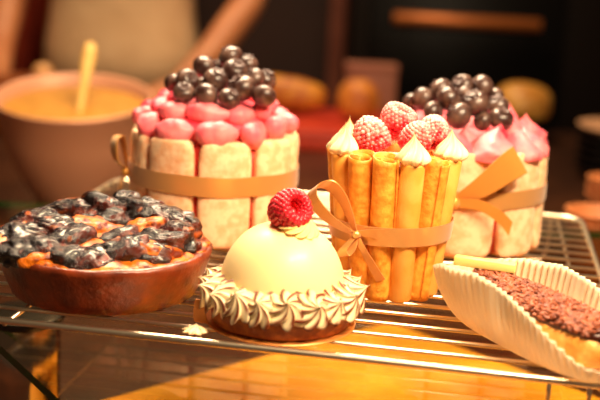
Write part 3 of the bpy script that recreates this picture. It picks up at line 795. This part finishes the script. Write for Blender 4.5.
for k in range(6):
    mk('plate', lathe([(4.2, .0), (4.4, .1), (7.4, 1.3), (7.8, 1.75), (7.5, 1.8), (4.3, .5), (.1, .42)], 48), 'plate' if k == 5 else 'black', ps, (0, 0, k * 1.32))
def cups(x, y, n, label):
    t = thing('paper_cup_stack', label, 'cups', (x, y, -11.98))
    for k in range(n):
        mk('cup', lathe([(2.5, 0), (2.55, .1), (3.3, 7), (3.45, 7.1), (3.45, 7.25), (3.2, 7.2), (2.45, .4), (.1, .35)], 40), 'kraft', t, (0, 0, k * .9))
cups(30.2, 108, 2, 'nested brown paper cups at the right edge, nearer stack')
cups(35.5, 121, 3, 'nested brown paper cups at the right edge, farther stack')
cn = thing('canister', 'brown lidded canister with a pale ball added as a blurred highlight at the far left', 'canister', (-47, 186, -11.98))
mk('canister_body', lathe([(9, 0), (9.3, .2), (9.3, 7), (9.2, 7.3), (.1, 7.3)], 56), 'canister', cn)
mk('lid', lathe([(9.4, 7.2), (9.6, 7.4), (9.6, 8.1), (7, 8.7), (.1, 9)], 56), 'canister', cn)
mk('highlight_ball', xf(sell(1.7, 1.7, 1.6), (3.2, -3.5, 10.1)), 'highlight_ball', cn)  # pale ball added in place of a blurred bright highlight
rm = thing('red_ramekin', 'small red dish at the left edge in front of the custard bowl', 'dish', (-34.6, 103.5, -11.98))
mk('dish_wall', lathe([(3.3, 0), (3.5, .1), (3.9, 4.2), (4.05, 4.4), (3.8, 4.4), (3.4, .6), (.1, .5)], 48), 'redbox', rm)

# ------------------------------------------------------------------ baker
FL = -98
def skin_obj(name, joints, edges, m, parent, sub=2):
    me = bpy.data.meshes.new(name); me.from_pydata([tuple(c * S for c in j[0]) for j in joints], edges, []); me.materials.append(MT[m])
    o = bpy.data.objects.new(name, me); COL.objects.link(o); o.parent = parent
    sk = o.modifiers.new('skin', 'SKIN'); sk.use_smooth_shade = True
    for i, j in enumerate(joints):
        r = j[1]; d = me.skin_vertices[0].data[i]
        d.radius = (r[0] * S, r[1] * S) if isinstance(r, tuple) else (r * S, r * S); d.use_root = (i == 0)
    sb = o.modifiers.new('sub', 'SUBSURF'); sb.levels = sb.render_levels = sub
    return o
PX, PY = -40, 238
pe = thing('person', 'person in a cream jacket and dark trousers leaning one bare forearm on the counter', 'person', (PX, PY, FL))
J = [((0, 0, 88), (15, 10)), ((0, 0, 102), (13.5, 9.5)), ((0, -1, 118), (15.5, 10.5)), ((0, -1, 134), (14, 9)), ((0, -2, 143), (6, 6)), ((0, -4, 149), (5.6, 5.8)), ((0, -5, 157), (8.2, 9.4)), ((0, -4.5, 165), (6.5, 8)),
     ((15, -1, 136), 5.6), ((24, -2, 120), 4.6), ((28, -1, 108), 4.0), ((20, -14, 96), 3.3), ((14, -21, 90.2), (2.6, 2)), ((11, -25, 88.6), (3.6, 1.5)),
     ((-15, -1, 136), 5.6), ((-21, 2, 120), 4.6), ((-24, 1, 107), 4.0), ((-24, -9, 96), 3.3), ((-21, -19, 90.6), (2.6, 2)), ((-20, -24, 88.8), (3.6, 1.5)),
     ((8, 0, 82), 8.5), ((9, 0, 48), 5.6), ((9, 1, 10), 3.8), ((9, -7, 4), (3.6, 2.6)), ((-8, 0, 82), 8.5), ((-9, 0, 48), 5.6), ((-9, 1, 10), 3.8), ((-9, -7, 4), (3.6, 2.6))]
E_ = [(0, 1), (1, 2), (2, 3), (3, 4), (4, 5), (5, 6), (6, 7), (3, 8), (8, 9), (9, 10), (10, 11), (11, 12), (12, 13), (3, 14), (14, 15), (15, 16), (16, 17), (17, 18), (18, 19), (0, 20), (20, 21), (21, 22), (22, 23), (0, 24), (24, 25), (25, 26), (26, 27)]
for hx, hy, hz, dx, dy in ((11, -25, 88.6, -.62, -.78), (-20, -24, 88.8, .15, -.99)):
    hb = 13 if hx > 0 else 19
    for k, (o_, ln) in enumerate(((-2.7, 6.2), (-.9, 7.4), (.9, 7.0), (2.6, 5.4))):
        n = len(J); sx, sy = -dy * o_, dx * o_
        J += [((hx + sx + dx * 3, hy + sy + dy * 3, hz), .95), ((hx + sx * 1.12 + dx * (3 + ln * .5), hy + sy * 1.12 + dy * (3 + ln * .5), hz - .2), .85), ((hx + sx * 1.2 + dx * (3 + ln), hy + sy * 1.2 + dy * (3 + ln), hz - 1.3), .7)]
        E_ += [(hb, n), (n, n + 1), (n + 1, n + 2)]
    n = len(J); s = -1 if hx > 0 else 1; sx, sy = -dy * s, dx * s
    J += [((hx + sx * 4 - dx * .5, hy + sy * 4 - dy * .5, hz - .2), 1.2), ((hx + sx * 6 + dx * 2, hy + sy * 6 + dy * 2, hz - .9), .95)]
    E_ += [(hb, n), (n, n + 1)]
body = skin_obj('body', J, E_, 'skin', pe)
JJ = [((0, 0, 84), (19, 14)), ((0, 0, 96), (18.5, 13.5)), ((0, 0, 106), (16, 12)), ((0, -1, 119), (17.5, 12.8)), ((0, -1, 134), (16, 11)), ((0, -1.5, 140), (7.5, 7.5)),
      ((15.5, -1, 136), 7.6), ((24, -2, 120), 6.6), ((27.5, -1.2, 110), 6.0), ((-15.5, -1, 136), 7.6), ((-21, 2, 120), 6.6), ((-23.6, 1.2, 110), 6.0)]
skin_obj('jacket', JJ, [(0, 1), (1, 2), (2, 3), (3, 4), (4, 5), (4, 6), (6, 7), (7, 8), (4, 9), (9, 10), (10, 11)], 'jacket', pe)
TJ = [((0, 0, 94), (18, 12.9)), ((8.3, 0, 80), 10.2), ((9, 0, 48), 7.4), ((9, 1, 9), 6.2), ((-8.3, 0, 80), 10.2), ((-9, 0, 48), 7.4), ((-9, 1, 9), 6.2)]
skin_obj('trousers', TJ, [(0, 1), (1, 2), (2, 3), (0, 4), (4, 5), (5, 6)], 'trousers', pe)
for s in (-1, 1):
    mk('shoe', sell(4.9, 12.5, 4.2, .8, .7, 30, 20, lambda v: Vector((v.x + 9 * s, v.y - 5, max(.02, v.z * (1 - .25 * (v.y < 0)) + 3.4)))), 'shoe', pe)
    mk('eye', xf(sell(1.0, .45, .7), (3.0 * s, -13.5, 157.6)), 'eye', pe)
    mk('ear', xf(blob(.9, 2.0, 3.0, .1, .5), (8.1 * s, -5, 156.5)), 'skin', pe)
mk('nose', xf(sell(1.3, 1.9, 2.3), (0, -14.6, 154.8)), 'skin', pe)
mk('mouth', xf(sell(2.3, .7, .6), (0, -13.9, 150.8)), 'redcloth', pe)
mk('hair', sell(9.2, 10.6, 9, 1, 1, 36, 24, lambda v: Vector((v.x, v.y - 3.2, (v.z if v.y > -5 else max(v.z, 3.2)) + 161))), 'hair', pe)

# ------------------------------------------------------------------ oven, towel, room
ov = thing('oven', 'black oven at the back right with a long bronze door handle', 'oven', (36, 262, FL))
mk('oven_body', box(-26, 60, 0, 55, 0, 150, .8), 'black', ov)
dr = mk('oven_door', box(-22, 24, -1.2, .2, 78, 112, .5), 'blackglass', ov)
hz = aty(467, 22, 257).z - FL
hx = aty(467, 22, 257).x - 36
hd = mk('door_handle', tube([(hx - 17, -5, hz), (hx - 16.8, -5, hz), (hx, -5, hz), (hx + 16.8, -5, hz), (hx + 17, -5, hz)], [1.2, 1.5, 1.5, 1.5, 1.2], 16), 'copper', ov)
for s in (-1, 1): mk('handle_bracket', tube([(hx + 14 * s, -5, hz), (hx + 14 * s, .2, hz)], .7, 10), 'black', ov)
tw = thing('hanging_towel', 'red towel hanging from a rail at the upper left behind the person', 'towel', (-66, 262, -20))
V = []; F = []
for i in range(18):
    for j in range(14):
        V.append((-6 + 12 * i / 17, 1.1 * math.sin(i * 1.1) * (1 - .5 * j / 13), 36 - 36 * j / 13))
for i in range(17):
    for j in range(13): F.append((i * 14 + j, i * 14 + j + 1, (i + 1) * 14 + j + 1, (i + 1) * 14 + j))
o = mk('cloth', (V, F), 'redcloth', tw); sm = o.modifiers.new('thickness', 'SOLIDIFY'); sm.thickness = .006
mk('rail', tube([(-14, 0, 36.3), (14, 0, 36.3)], .6, 10), 'copper', tw)
for s in (-1, 1): mk('rail_bracket', tube([(13 * s, 0, 36.3), (13 * s, 66.5, 36.3)], .5, 8), 'copper', tw)
struct(mk('floor', box(-260, 260, -120, 330, -103, -98, 0), 'floorm', smooth=False))
struct(mk('wall_back', box(-260, 260, 330, 338, -98, 190, 0), 'wallm', smooth=False))
struct(mk('trim_1', box(6, 15, 321, 330.2, -98, 190, .5), 'post', smooth=False))

# ------------------------------------------------------------------ light
def area(name, loc, target, sx, sy, power, col):
    l = bpy.data.lights.new(name, 'AREA'); l.shape = 'RECTANGLE'; l.size = sx * S; l.size_y = sy * S; l.energy = power; l.color = col
    o = bpy.data.objects.new(name, l); COL.objects.link(o); o.location = Vector(loc) * S
    o.rotation_euler = (Vector(target) - Vector(loc)).to_track_quat('-Z', 'Y').to_euler()
    return o
WARM = (1, .74, .46)
area('case_lamp', (27, 32, 56), (0, 68, 2), 40, 8, 13.2, (1, .74, .46))
area('case_lamp_rear', (-6, 100, 58), (2, 74, 4), 46, 14, 12, (1, .76, .5))
area('ceiling_lamp', (-20, 190, 150), (-15, 170, -10), 60, 40, 24, WARM)
w = bpy.data.worlds.new('world'); scene.world = w; w.use_nodes = True
w.node_tree.nodes['Background'].inputs[0].default_value = (1, .62, .36, 1)
w.node_tree.nodes['Background'].inputs[1].default_value = .07
scene.view_settings.view_transform = 'Standard'; scene.view_settings.look = 'None'
scene.view_settings.exposure = .08; scene.view_settings.gamma = 1
try: scene.view_settings.use_curve_mapping = False
except Exception: pass
